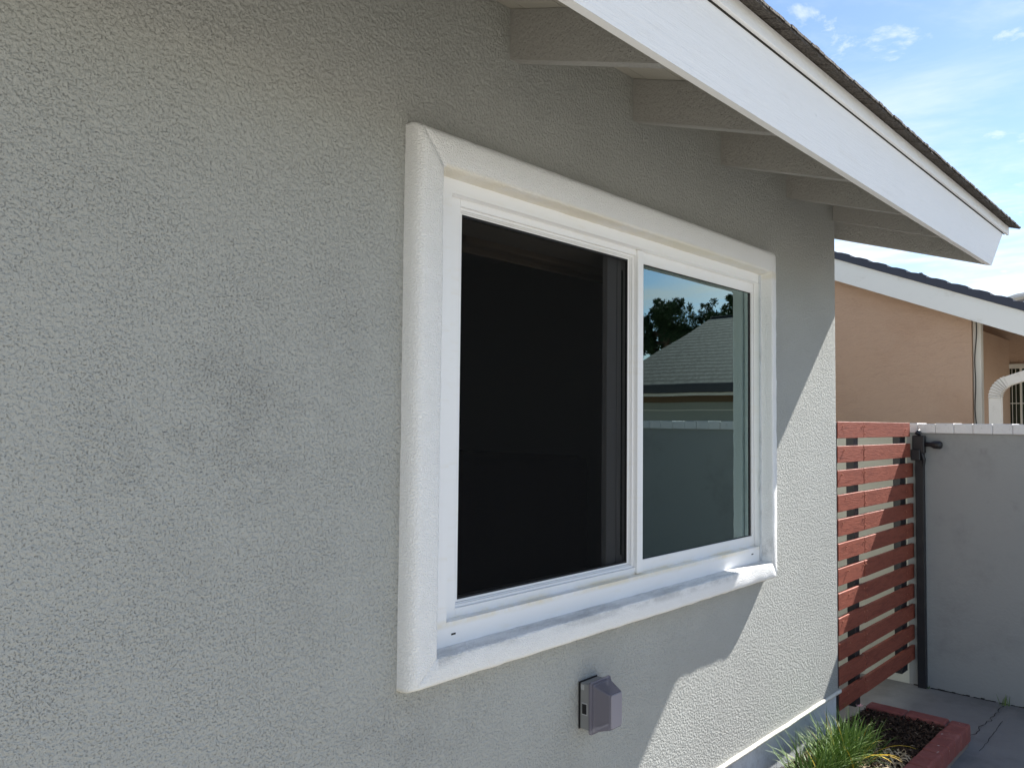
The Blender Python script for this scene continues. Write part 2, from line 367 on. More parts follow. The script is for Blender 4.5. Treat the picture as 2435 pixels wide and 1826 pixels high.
# roof boards
def rz(y): return .7675 - RS*(1-y)
b = nb()
XR = 3.085
for k in range(11):                         # planks laid along the eave
    y0 = .600+k*.0915; y1 = y0+.0900
    prism(b, [(y0, rz(y0)), (y1, rz(y1)), (y1, rz(y1)+.012), (y0, rz(y0)+.012)], 'x', -3.4, XR)
prism(b, [(1.6065, rz(1.6065)), (4, rz(4)), (7.2, rz(.8)), (7.2, rz(.8)+.012), (4, rz(4)+.012), (1.6065, rz(1.6065)+.012)], 'x', -3.4, XR)
obj('roof_sheathing', b, m_board, house)
# barge board (white) along the gable
b = nb(); prism(b, [(.600, .504), (2.6, .504+2.0*RS), (2.6, .70+2.0*RS-.07), (.600, rz(.6)-.002)], 'x', 2.838, 2.866)
obj('barge_board', b, m_eave, house)
b = nb(); prism(b, [(.601, .612), (4, rz(4)-.03), (4, rz(4)-.003), (.600, rz(.6)-.003)], 'x', 3.02, 3.045)
obj('rake_trim', b, m_white, house)
# fascia with skewed end, subdivided for a slightly uneven line
b = nb(); YF, YB = .5845, .6015
def fx(z): return 2.875 + (z-.502)/(.640-.502)*(3.052-2.875)
n = 60; rows = []
for i in range(n+1):
    t = i/n; wob = .0006*noise.noise(Vector((t*7, 0, 0)))
    rows.append([b.verts.new((-3.4+(fx(z)+3.4)*t, y, z+wob)) for y, z in ((YF, .502), (YF, .6425), (YB, .6425), (YB, .505))])
for p, q in zip(rows, rows[1:]):
    for k in range(4): b.faces.new((p[k], p[(k+1) % 4], q[(k+1) % 4], q[k]))
b.faces.new(rows[0]); b.faces.new(rows[-1][::-1])
obj('fascia', b, m_white, house)
# drip board in butted lengths
bounds = [-3.4, -1.6, .35, 1.51, 2.12, 3.088]
for x0, x1 in zip(bounds, bounds[1:]):
    b = nb(); box(b, x0+.0007, x1-.0007, .5750, .5827, .6340+random.uniform(-.0005, .0005), .6625, .0008); obj('drip_board', b, m_white, house)
b = nb(); box(b, -3.4, 3.06, .5828, .5844, .6318, .6345); obj('joint_shadow', b, m_crack, house)  # dark strip standing for the shadow in the groove under the drip board
b = nb(); box(b, -3.4, 3.06, .5850, .64, .6430, .655); obj('starter_board', b, m_board, house)
# shingle roof: rough starter edge and courses
b = nb()
def shin(yf, x0, x1, lift, thick, st=.022, jag=.0013):
    lift += .0195
    x = x0
    while x < x1:
        w = st*random.uniform(.5, 1.5); e = min(x+w, x1); j = random.uniform(-jag, jag); l = lift+random.uniform(-.0012, .0012)
        y0 = yf+j; y1 = y0+.12
        z0 = rz(y0)+.012+l; z1 = rz(y1)+.012+l
        prism(b, [(y0, z0), (y1, z1), (y1, z1+thick), (y0, z0+thick)], 'x', x, e-.0004); x = e
shin(.5500, .6, 3.118, .0005, .0048); shin(.5470, .6, 3.122, .0055, .0048)
shin(.640, .6, 3.122, .0085, .0048, .05)
prism(b, [(.553, rz(.553)+.0325), (.70, rz(.70)+.0325), (.70, rz(.70)+.046), (.553, rz(.553)+.046)], 'x', -3.45, .599)
prism(b, [(.66, rz(.66)+.0135), (4, rz(4)+.013), (7.25, rz(.75)+.013), (7.25, rz(.75)+.026), (4, rz(4)+.048), (.7005, rz(.7005)+.042), (.66, rz(.66)+.0315)], 'x', -3.45, 3.121)
obj('shingle_roof', b, m_shingle, house)

# ---- stucco surround: swept profile with mitred corners
b = nb()
prof = [(1, 0.004), (1, -.015), (.975, -.0245), (.91, -.0318), (.82, -.0360), (.70, -.0375), (.08, -.0375), (.03, -.0368), (.0, -.034), (-.015, -.022), (-.03, -.010), (-.05, .006)]
def rect(f):
    return [TI[0]+(TO[0]-TI[0])*f, TI[1]+(TO[1]-TI[1])*f, TI[2]+(TO[2]-TI[2])*f, TI[3]+(TO[3]-TI[3])*f]
seg = 60
loops = []
for f, d in prof:
    x0, x1, z0, z1 = rect(f); cs = [(x0, z0), (x1, z0), (x1, z1), (x0, z1)]; ring = []
    for k in range(4):
        a, c = cs[k], cs[(k+1) % 4]
        for i, t in enumerate([0, .0035]+[q_/seg for q_ in range(1, seg)]+[.9965]):
            x = a[0]+(c[0]-a[0])*t; z = a[1]+(c[1]-a[1])*t
            nn = noise.noise(Vector((x*14, z*14, f*2))); n2 = noise.noise(Vector((x*40, z*40, 4+f*3)))
            amp = .0016 if 0 < f < 1 else .0011
            ring.append(b.verts.new((x+amp*nn*.8, 1+d+amp*n2*.8+(.0022 if i == 0 and 0 < f < 1 else 0), z+amp*n2)))
    loops.append(ring)
for p, q in zip(loops, loops[1:]):
    m_ = len(p)
    for k in range(m_): b.faces.new((p[k], p[(k+1) % m_], q[(k+1) % m_], q[k]))
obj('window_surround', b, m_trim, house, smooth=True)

# ---- window
def ring_frame(bm, o, i, y0, y1, bev=0):
    """rectangular frame in the wall plane, outer o, inner i = (x0,x1,z0,z1), four butted members"""
    box(bm, o[0], i[0], y0, y1, o[2], o[3], bev); box(bm, i[1], o[1], y0, y1, o[2], o[3], bev)
    box(bm, i[0], i[1], y0, y1, o[2], i[2], bev); box(bm, i[0], i[1], y0, y1, i[3], o[3], bev)
b = nb()
FI = (.936, 2.114, -.340, .3885)
ring_frame(b, (HX0, HX1, HZ0, HZ1), FI, .9985, 1.0160)
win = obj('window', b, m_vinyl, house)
b = nb()                                    # main frame, set back behind the flange
o4 = (FI[0]-.001, FI[1]+.001, FI[2]-.001, FI[3]+.001)
GL = (1.548, 2.102, -.312, .3615)           # fixed pane opening
SC = (.9735, 1.508, -.3255, .3755)          # screen opening
box(b, o4[0], SC[0], 1.0165, 1.055, o4[2], o4[3], .0012, 2)
box(b, SC[0], 1.525, 1.0165, 1.055, o4[2], SC[2]); box(b, SC[0], 1.525, 1.0165, 1.055, SC[3], o4[3])
box(b, GL[0], o4[1], 1.0165, 1.038, o4[2], GL[2]); box(b, GL[0], o4[1], 1.0165, 1.0385, GL[3], o4[3]); box(b, GL[1], o4[1], 1.0166, 1.030, GL[2], GL[3])
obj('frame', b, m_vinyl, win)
b = nb(); box(b, 1.5255, GL[0]-.0002, 1.010, 1.0385, FI[2]+.0005, FI[3]-.0005, .0022, 2)
obj('mullion', b, m_vinyl, win)
b = nb()                                     # stepped tracks of the screen half
ring_frame(b, (SC[0]+.0002, 1.5252, SC[2]+.0002, SC[3]-.0002), (SC[0]+.0022, 1.5205, SC[2]+.0045, SC[3]-.0045), 1.0225, 1.0262)
ring_frame(b, (SC[0]+.0002, 1.5252, SC[2]+.0002, SC[3]-.0002), (SC[0]+.0030, 1.5195, SC[2]+.0062, SC[3]-.0062), 1.0266, 1.0500)
obj('track', b, m_vinyl, win)
b = nb(); SI = (.9905, 1.5145, -.3150, .3665)
ring_frame(b, (SC[0]+.0032, 1.519, SC[2]+.0064, SC[3]-.0064), SI, 1.030, 1.037, .0006); scr = obj('screen_frame', b, m_vinyl, win)
b = nb(); ring_frame(b, (SI[0]-.0001, SI[1]+.0001, SI[2]-.0001, SI[3]+.0001), (SI[0]+.002, SI[1]-.003, SI[2]+.0035, SI[3]-.0045), 1.0315, 1.0355); obj('gasket', b, m_black, win)
b = nb(); box(b, SI[0]+.001, SI[1]-.001, 1.0335, 1.0336, SI[2]+.001, SI[3]-.001); obj('screen_mesh', b, m_mesh, win)
b = nb(); box(b, GL[0]-.004, GL[1]+.002, 1.0215, 1.0235, GL[2]-.004, GL[3]+.004); obj('fixed_pane', b, m_glass, win)
b = nb()
ring_frame(b, (GL[0], GL[1]-.0002, GL[2], GL[3]), (GL[0]+.0018, GL[1]-.0120, GL[2]+.002, GL[3]-.002), 1.0205, 1.0212); obj('glazing_seal', b, m_black, win)
b = nb(); box(b, 2.1085, 2.1150, .9940, .9978, -.378, .410); obj('caulk_joint', b, m_found, win)
# sliding sash parked behind the fixed pane
b = nb(); ys0, ys1 = 1.042, 1.056
box(b, 1.4515, 1.487, ys0, ys1, -.322, .370, .001); box(b, 1.491, 1.507, ys0+.001, ys1-.003, -.322, .370, .001)
box(b, 2.057, 2.087, ys0, ys1, -.322, .370, .001); box(b, 2.101, 2.108, ys0, ys1, -.322, .370, .0005); box(b, 2.121, 2.141, ys0, ys1, -.322, .370, .0005)
box(b, 1.507, 2.057, ys0, ys1, -.322, -.300); box(b, 1.507, 2.057, ys0, ys1, .345, .370)
obj('sliding_sash', b, m_greyvin, win)
b = nb(); box(b, 2.0875, 2.143, 1.0482, 1.0492, -.321, .369); obj('seal_and_gap_backing', b, m_black, win)  # black backing added so the gaps between the sash bars look dark
b = nb(); box(b, 1.4872, 1.4908, 1.048, 1.050, -.321, .369); obj('seal_and_gap_backing', b, m_black, win)
b = nb(); box(b, 1.5075, 2.0565, 1.048, 1.0485, -.299, .344); obj('sash_pane', b, m_sash_glass, win)
for zz0 in (-.17, -.205):
    b = nb(); box(b, 2.1005, 2.106, 1.038, 1.0415, zz0, zz0+.02, .001); obj('latch', b, m_greyvin, win)
for x, z in ((.9475, -.3625), (2.060, -.357)):
    b = nb(); box(b, x, x+.010, .9978, .9986, z, z+.0028); obj('weep_slot', b, m_black, win)
# room behind
b = nb()
ring_frame(b, (.80, 2.34, -.46, .50), (.955, 2.205, -.345, .372), 1.0565, 1.0590)
ring_frame(b, (.80, 2.34, -.46, .50), (.953, 2.32, -.347, .374), 1.0762, 1.165); obj('window_return', b, m_head, house)
b = nb()
for q in ((.2, 2.6, 1.17, 1.18, -.95, -.46), (.2, .80, 1.17, 1.18, -.459, .70), (2.34, 2.6, 1.17, 1.18, -.459, .70), (.801, 2.339, 1.17, 1.18, .50, .70),
          (.19, .2, 1.17, 2.7, -.95, .70), (2.6, 2.604, 1.17, 3.6, -.95, .70), (.2, 2.6, 3.6, 3.61, -.95, .70), (.19, .2, 2.7, 3.6, -.95, .70), (.2, 2.6, 1.181, 3.599, -.96, -.951), (.2, 2.6, 1.181, 3.599, .701, .71)):
    box(b, *q)
obj('room_lining', b, m_room, house)
# blind cassette hanging under the head
bl = thing('roller_blind', (1.2, 1.14, .28), 'brown roller blind rolled up at the top of the dark open window half', 'blind')
b = nb(); box(b, 1.139, 1.70, 1.172, 1.205, .363, .41, .003, 2); obj('cassette', b, m_blind, bl)
b = nb(); box(b, 1.150, 1.70, 1.210, 1.218, .352, .400, .002, 1); obj('bottom_rail', b, m_blind, bl)
b = nb(); box(b, .35, 2.55, 1.9, 3.4, -.93, -.135, .04, 4)
tag(obj('sofa', b, m_navy, smooth=True), 'low navy upholstered piece barely visible in the dark room behind the screen', 'furniture')

# ================================================================ OUTLET COVER
oc = thing('outlet_cover', (1.33, 1.0, -.58), 'smoky grey weatherproof outlet cover on the stucco wall below the window', 'outlet cover')
b = nb(); box(b, 1.2992, 1.3610, .9970, .9988, -.6125, -.5195, .001); obj('gasket', b, m_black, oc)
b = nb(); box(b, 1.3005, 1.360, .972, .9958, -.611, -.521, .0025, 2); bx = obj('base_box', b, m_boxgrey, oc)
b = nb(); box(b, 1.2994, 1.3008, .977, .991, -.5825, -.5585, .0006); obj('knockout_rim', b, m_rim, bx)
b = nb(); box(b, 1.2988, 1.2998, .9785, .9895, -.5802, -.5608, .0004); obj('knockout', b, m_black, bx)
b = nb(); box(b, 1.2996, 1.3008, .9855, .9935, -.534, -.524, .0004); obj('lug', b, m_rim, bx)
def rr(x0, x1, z0, z1, y, r=.004, k=4):
    out = []
    for cx, cz, a0 in ((x1-r, z1-r, 0), (x0+r, z1-r, 90), (x0+r, z0+r, 180), (x1-r, z0+r, 270)):
        for i in range(k+1):
            a = math.radians(a0+90*i/k); out.append((cx+r*math.cos(a), y, cz+r*math.sin(a)))
    return out
def loft(bm, rings, cap0=False, cap1=True):
    vs = [[bm.verts.new(p) for p in r] for r in rings]
    for p, q in zip(vs, vs[1:]):
        n_ = len(p)
        for k in range(n_): bm.faces.new((p[k], p[(k+1) % n_], q[(k+1) % n_], q[k]))
    if cap1: bm.faces.new(vs[-1])
    if cap0: bm.faces.new(vs[0])
b = nb()                                     # hinged lid: rim, ridge, tapered body
loft(b, [rr(1.297, 1.3635, -.6165, -.5155, .9717), rr(1.2962, 1.3643, -.6172, -.5148, .970), rr(1.2962, 1.3643, -.6172, -.5148, .9665), rr(1.2975, 1.3630, -.616, -.516, .9655), rr(1.3000, 1.3615, -.614, -.5185, .9655),
         rr(1.3005, 1.3610, -.6135, -.519, .9625), rr(1.3020, 1.3595, -.612, -.5205, .9622), rr(1.3028, 1.3590, -.611, -.5215, .9605), rr(1.3120, 1.3535, -.604, -.5335, .9335), rr(1.3128, 1.3528, -.6032, -.5343, .9322)])
lid = obj('hinged_lid', b, m_bubble, oc)
b = nb(); loft(b, [rr(1.3158, 1.3520, -.6010, -.5360, .9325), rr(1.3160, 1.3518, -.6008, -.5362, .9305), rr(1.3170, 1.3508, -.5998, -.5372, .9297)]); obj('lid_panel', b, m_panel, oc)
b = nb(); box(b, 1.312, 1.350, .955, .9712, -.603, -.530, .002, 2); obj('receptacle', b, m_dkpl, oc)

# ================================================================ GATE
gate = thing('wooden_gate', (3.1, 1.02, -EYE), 'red slatted wooden gate in a black frame between house corner and grey wall', 'gate')
PT = .0807; SHT = .0555
def slat(x0, x1, k, y):
    b = nb(); z1 = .005-PT*k+random.uniform(-.0012, .0012); z0 = z1-SHT
    dz = random.uniform(-.0015, .0015)
    vs = box(b, x0, x1, y, y+.0125, z0, z1, .0010, 1)
    for v in b.verts: v.co.z += dz*(v.co.x-x0)/(x1-x0)
    return obj('slat', b, m_wood, gate)
for k in range(12):
    s_ = slat(2.702, 2.9445, k, 1.004+random.uniform(-.001, .001))
    for xx, big_ in ((random.uniform(2.73, 2.80), k in (1, 2, 6)), (2.935, False)):
        b = nb(); tube(b, [(xx, 1.006, .005-PT*k-.014), (xx, .9985 if big_ else 1.0015, .005-PT*k-.014)], [.0016, .0028], 8); obj('screw', b, m_screw, s_)
    s_ = slat(2.9475, 3.478 if k < 2 else 3.5125, k, 1.004+random.uniform(-.001, .001))
    for xx, zz2 in ((2.957, -.014), (2.957, -.040), (3.415, -.028)):
        b = nb(); tube(b, [(xx, 1.006, .005-PT*k+zz2), (xx, 1.0005, .005-PT*k+zz2)], [.0014, .0024], 8); obj('screw', b, m_screw, s_)
for x0, x1 in ((2.6885, 2.7005), (2.888, 2.930), (3.392, 3.445), (3.452, 3.462)):
    b = nb(); box(b, x0, x1, 1.018 if x0 > 2.7 else 1.006, 1.045, -.975, .0 if x0 > 2.7 else .004, .001); obj('frame_post', b, m_bmetal, gate)
b = nb(); box(b, 3.490, 3.515, .960, .9905, -EYE+.002, -.045, .0015, 2); post = obj('latch_post', b, m_bmetal, gate)
b = nb()                                       # latch body with round knob
box(b, 3.478, 3.508, .952, .998, -.115, -.045, .004, 2)
box(b, 3.47, 3.50, .966, 1.002, -.145, -.10, .004, 2)
tube(b, [(3.475, .975, -.04), (3.48, .972, -.03), (3.49, .972, -.022)], [.012, .009, .004], 8)
latch = obj('latch', b, m_bmetal, gate)
b = nb(); tube(b, [(3.489, .955, -.079), (3.486, .93, -.080), (3.484, .918, -.0805), (3.484, .896, -.081), (3.484, .889, -.081)], [.009, .009, .0155, .0165, .011], 14)
obj('knob', b, m_bmetal, latch, smooth=True)
b = nb(); tube(b, [(3.480, .962, -.115), (3.482, .955, -.14), (3.486, .958, -.165)], [.006, .008, .005], 8); obj('lever', b, m_bmetal, latch)

# ================================================================ BLOCK WALL
bw = thing('garden_wall', (3.57, 0, -EYE), 'grey rendered garden wall with white brick cap running behind the gate', 'wall')
b = nb(); box(b, 3.52, 3.63, -3.6, 1.0295, -EYE-.05, -.0355); obj('wall_body', b, m_block, bw)
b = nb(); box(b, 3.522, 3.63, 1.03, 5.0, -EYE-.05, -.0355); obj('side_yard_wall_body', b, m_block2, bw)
b = nb(); y = -3.6
while y < 5:
    w = .0665+random.uniform(-.001, .001); j = random.uniform(-.0012, .0012)
    if not (.975 < y+w/2 < 1.06 and False): box(b, 3.508+j, 3.642, y, y+w-.0008, -.0352, .0035+random.uniform(-.0012, .0012), .0022, 1)
    y += w
obj('cap', b, m_cap, bw)
b = nb(); y = .35
while y < 1.0:                                  # uneven dark line at the foot
    box(b, 3.512+random.uniform(-.002, .001), 3.5197, y, y+.012, -EYE, -EYE+random.uniform(.002, .007)); y += .0125
obj('base_joint', b, m_crack, bw)

# ================================================================ PLANTER
pl = thing('brick_planter', (2.9, .85, -EYE), 'low red brick planter edging filled with dark mulch at the house corner', 'planter')
ZT = -.972
def bricks(along, a0, a1, c0, c1, step):
    a = a0
    while a < a1-.005:
        e = min(a+step, a1); b = nb(); j = random.uniform(-.0012, .0012); zt = ZT+random.uniform(-.0015, .0015)
        if along == 'y': box(b, c0+j, c1+j, a+.0012, e-.0012, -EYE+.016, zt, .007, 3)
        else: box(b, a+.0012, e-.0012, c0+j, c1+j, -EYE+.016, zt, .007, 3)
        obj('brick', b, m_brick, pl, smooth=False); a = e
bricks('y', .748, 1.002, 2.925, 2.985, .127)
bricks('x', 1.70, 2.985, .688, .746, .0685)
b = nb(); box(b, 2.930, 2.981, .748, 1.000, -EYE-.02, ZT-.006); box(b, 1.70, 2.980, .693, .741, -EYE-.02, ZT-.006); obj('mortar_bed', b, m_mortar, pl)
b = nb(); nx, ny = 60, 16                        # soil with a gentle heave
g = [[b.verts.new((1.70+(2.928-1.70)*i/nx, .742+(1.008-.742)*j/ny, -.992+.006*noise.noise(Vector((i*.25, j*.25, 1))) )) for j in range(ny+1)] for i in range(nx+1)]
for i in range(nx):
    for j in range(ny): b.faces.new((g[i][j], g[i+1][j], g[i+1][j+1], g[i][j+1]))
tag(obj('soil', b, m_soil, smooth=True), 'dark soil inside the brick planter', 'soil', kind='structure')
def chips(name, mt, n_, x0, x1, y0, y1, z, L0, L1, wd_, tilt, label, cat):
    b = nb()
    for _ in range(n_):
        x, y = random.uniform(x0, x1), random.uniform(y0, y1); a = random.uniform(0, math.pi); l = random.uniform(L0, L1); w = random.uniform(.4, 1)*wd_
        d = Vector((math.cos(a), math.sin(a), random.uniform(-tilt, tilt))); s_ = Vector((-math.sin(a), math.cos(a), random.uniform(-tilt, tilt)))
        c = Vector((x, y, z+random.uniform(0, .010))); up = Vector((0, 0, random.uniform(.0, .4)*l))
        vs = [b.verts.new(c+d*l*p+s_*w*q+(up if abs(p) < .1 else Vector((0, 0, 0)))) for p, q in ((-.5, -.3), (0, -.5), (.5, -.2), (.5, .2), (0, .5), (-.5, .3))]
        b.faces.new((vs[0], vs[1], vs[4], vs[5])); b.faces.new((vs[1], vs[2], vs[3], vs[4]))
    return tag(obj(name, b, mt), label, cat, kind='stuff')
chips('mulch', m_mulch, 5200, 1.9, 2.925, .748, 1.004, -.989, .008, .03, .006, .35, 'dark shredded bark mulch in the brick planter', 'mulch')
chips('leaf_litter', m_dry, 420, 2.32, 2.60, .748, .86, -.982, .008, .035, .005, .5, 'dry tan leaf litter around the green plant', 'leaf litter')

# ================================================================ GRASSY PLANT
pt = thing('liriope_plant', (2.40, .885, -.985), 'spiky green strap leaved plant by the white footing, with yellow blades and a pink flower', 'plant')
def blade(b, base, az, lean, ln, w, droop):
    n_ = 7; p = Vector(base); d = Vector((math.cos(az)*lean, math.sin(az)*lean, 1)).normalized(); side = Vector((-math.sin(az), math.cos(az), 0))
    side = (side + Vector((random.uniform(-.6, .6), random.uniform(-.6, .6), 0))).normalized()
    prev = None
    for i in range(n_+1):
        t = i/n_; ww = w*(1-t**2.2)*(.7+.3*math.sin(min(1, t*3)*math.pi/2))+.0001
        fold = Vector((0, 0, -.35*ww))
        cur = [b.verts.new(p-side*ww), b.verts.new(p+fold), b.verts.new(p+side*ww)]
        if prev:
            b.faces.new((prev[0], prev[1], cur[1], cur[0])); b.faces.new((prev[1], prev[2], cur[2], cur[1]))
        prev = cur; p = p + d*ln/n_; d = (d+Vector((math.cos(az)*.22, math.sin(az)*.22, -.62))*droop*(t+.3)/n_*3).normalized()
        if p.y > .992: p.y = .992
b = nb()
for cx_, cy_, n_, l_ in ((2.42, .885, 200, 1.05), (2.34, .87, 180, 1.05), (2.50, .865, 120, .85), (2.25, .87, 160, 1.05), (2.17, .88, 120, 1.05)):
    for _ in range(n_):
        blade(b, (cx_+random.gauss(0, .022), cy_+random.gauss(0, .018), -.99), random.uniform(0, 2*math.pi), abs(random.gauss(.45, .32)), l_*random.uniform(.08, .172), random.uniform(.0013, .0027), random.uniform(.25, 1.0))
obj('blades', b, m_leaf, pt)
b = nb()
for k in range(5): blade(b, (2.45+random.gauss(0, .02), .845+random.gauss(0, .015), -.985), random.uniform(-1.9, -.2), random.uniform(.6, 1.3), random.uniform(.12, .18), .0032, 1.0)
obj('yellow_blades', b, m_yel, pt)
b = nb(); fb = Vector((2.585, .90, -.868)); tube(b, [(2.50, .89, -.99), (2.545, .893, -.92), fb], [.0012, .0011, .0010], 6); st = obj('flower_stem', b, m_leaf, pt)
b = nb()
for k in range(7):
    a = 2*math.pi*k/7+random.uniform(-.2, .2); d = Vector((math.cos(a), math.sin(a)*.8, .35+random.uniform(-.3, .3))).normalized(); l_ = .014
    s_ = d.cross(Vector((0, 0, 1))).normalized()*.0024
    v = [b.verts.new(fb), b.verts.new(fb+d*l_*.55+s_), b.verts.new(fb+d*l_), b.verts.new(fb+d*l_*.55-s_)]; b.faces.new(v)
obj('flower', b, m_pink, st)
# cracks in the concrete
b = nb()
def crack(p0, p1, w, n_, wob):
    last = None
    for i in range(n_+1):
        t = i/n_; x = p0[0]+(p1[0]-p0[0])*t; y = p0[1]+(p1[1]-p0[1])*t
        x += wob*noise.noise(Vector((t*9, p0[0]*7, 0))); y += wob*.6*noise.noise(Vector((t*9+5, p0[1]*9, 3))); ww = w*(.5+abs(noise.noise(Vector((t*17, 3, p0[0])))))
        cur = (b.verts.new((x-ww, y, -EYE+.0050)), b.verts.new((x+ww, y, -EYE+.0050)))
        if last: b.faces.new((last[0], last[1], cur[1], cur[0]))
        last = cur
def crack2(pts, w):
    last = None
    for i, p in enumerate(pts):
        q = Vector(pts[min(i+1, len(pts)-1)])-Vector(pts[max(i-1, 0)]); s_ = Vector((-q.y, q.x, 0)).normalized()*w*random.uniform(.5, 1.4)
        cur = (b.verts.new(Vector(p)-s_), b.verts.new(Vector(p)+s_))
        if last: b.faces.new((last[0], last[1], cur[1], cur[0]))
        last = cur
def wobline(p0, p1, n_, wob): return [(p0[0]+(p1[0]-p0[0])*i/n_+wob*noise.noise(Vector((i*.6, p0[0]*9, p1[1]*5))), p0[1]+(p1[1]-p0[1])*i/n_+wob*noise.noise(Vector((i*.6, 7, p0[0]))), -EYE+.0050) for i in range(n_+1)]
crack2(wobline((3.49, .69), (3.05, .705), 26, .014), .0013)
crack2(wobline((3.30, .66), (2.95, .655), 18, .004), .0008)
tag(obj('pavement_crack', b, m_crack), 'thin dark crack running across the shaded concrete patio', 'crack', kind='structure')
# weeds
wn = [0]
def weed(x, y, h, n_, label):
    t = thing('weed', (x, y, -EYE), label, 'weed', 'weeds sprouting along the wall joint'); b = nb()
    for _ in range(n_): blade(b, (x+random.gauss(0, .006), y+random.gauss(0, .006), -EYE), random.uniform(0, 6.28), random.uniform(.1, .8), h*random.uniform(.5, 1), .0013, random.uniform(.1, .6))
    obj('blades', b, m_leaf, t)
weed(3.495, .69, .055, 9, 'taller weed at the wall foot where the crack begins')
weed(3.505, .955, .018, 10, 'tiny weed tuft at the foot of the black latch post')

# ================================================================ NEIGHBOUR'S BEIGE HOUSE
nh = thing('beige_house', (4.8, 2, -EYE), 'beige stucco house with white sloping fascia and dark tiled roof beyond the gate', 'house')
XN = 4.6; YE = 1.031
def fl(y, z0): return z0+.41*(y-.80)
b = nb(); prism(b, [(YE, -EYE), (4.5, -EYE), (4.5, fl(4.5, .48)), (YE, fl(YE, .48))], 'x', XN, XN+.1)
box(b, XN+.1, 9, YE, YE+.1, -EYE, .50); obj('wall', b, m_beige, nh)
b = nb(); box(b, XN+.02, XN+.07, .992, YE-.002, -EYE, .54, .002); obj('corner_post', b, m_cream, nh)
b = nb(); tube(b, [(XN+.012, 1.016+.004*math.sin(z*9)+.003*math.sin(z*23), z) for z in [-.1+.03*i for i in range(22)]], .0024, 6); obj('cable', b, m_black, nh)
k_ = 4.50/4.6                                     # fascia plane a little nearer
def P(y, z): return (y*k_, z*k_)
b = nb(); n = 40; y0, y1 = .45, 4.6; rows = []
prism(b, [P(.45, fl(.45, .4375)), P(4.6, fl(4.6, .4375)), P(4.6, fl(4.6, .5605)), P(.45, fl(.45, .5605))], 'x', 4.50, 4.53); obj('fascia', b, m_nfas, nh)
b = nb(); prism(b, [P(.45, fl(.45, .46)), P(4.6, fl(4.6, .46)), P(4.6, fl(4.6, .49)), P(.45, fl(.45, .49))], 'x', 4.532, 5.4); obj('soffit', b, m_brown, nh)
b = nb(); y = .45                                 # stepped tile verge
while y < 4.6:
    e = y+.098
    prism(b, [P(y, fl(y, .562)), P(e-.0003, fl(e, .562)), P(e-.0003, fl(e, .600)-.004), P(e-.05, fl(e-.05, .607)-.001), P(y+.010, fl(y, .600)+.012), P(y, fl(y, .600)+.006)], 'x', 4.485, 4.62)
    prism(b, [P(y, fl(y, .560)), P(e-.0003, fl(e, .560)), P(e-.0003, fl(e, .585)), P(y, fl(y, .585))], 'x', 4.63, 9)
    y = e
box(b, 4.49, 4.52, 1.258*k_, 1.272*k_, .775*k_, .803*k_); obj('tile_roof', b, m_tile, nh)
XW = 5.5; q = XW/4.6                               # recessed wall with window
b = nb(); prism(b, [(-.6, -EYE), (YE+.25, -EYE), (YE+.25, fl(YE+.25, .535)), (.2, fl(.2, .535)), (-.6, fl(.2, .535))], 'x', XW, XW+.1); obj('recess_wall', b, m_beige, nh)
def Q(y, z): return (y*q, z*q)
b = nb(); wx = (.44*q, .985*q, -.25, .262*q)
def rf(bm, o, i, x0, x1):
    for a in ((o[0], i[0], o[2], o[3]), (i[1], o[1], o[2], o[3]), (i[0], i[1], o[2], i[2]), (i[0], i[1], i[3], o[3])): box(bm, x0, x1, *a)
rf(b, (.44*q, .995*q, -.3, .300*q), (.455*q, .982*q, -.28, .278*q), XW-.03, XW-.001)
box(b, XW-.028, XW-.002, .883*q, .898*q, -.28, .278*q); box(b, XW-.028, XW-.002, .810*q, .818*q, -.28, .278*q)
nw = obj('window', b, m_cream, nh)
b = nb(); box(b, XW-.012, XW-.010, .455*q, .982*q, -.28, .278*q); obj('pane', b, m_sash_glass, nw)
b = nb()
for y in [.818+.0162*i for i in range(1, 4)]+[.455+.02*i for i in range(1, 18)]: box(b, XW-.022, XW-.0185, y*q, (y+.0022)*q, -.28, .277*q)
for z in (.105,): box(b, XW-.0225, XW-.018, .455*q, .883*q, z*q, (z+.004)*q)
obj('grille', b, m_cream, nw)
# downspout with ribbed elbow
ds = obj('downspout', (lambda b: (tube(b, [(XN, .927, -EYE), (XN, .927, .135)], 1, square=(.026, .024)), b)[1])(nb()), m_gutter, nh)
b = nb(); pts = []; rad = []
for i in range(25):
    t = i/24; a = t*math.radians(68); pts.append((XN, .927-.055*(1-math.cos(a))*1.5, .136+.075*math.sin(a)*1.15)); rad.append(1.0+.12*(i % 3 == 0))
tube(b, pts, rad, square=(.0255, .026)); obj('elbow', b, m_gutter, ds)
b = nb()
for i in range(2, 23, 3): tube(b, [Vector(pts[i]), Vector(pts[i]).lerp(Vector(pts[i+1]), .28)], 1.0, square=(.0272, .0272))
obj('elbow_seam', b, m_brown, ds)
b = nb(); p = Vector(pts[-1]); tube(b, [p+Vector((0, .004, -.001)), p+Vector((0, -.55, .19))], 1, square=(.023, .024)); obj('offset_pipe', b, m_gutter, ds)

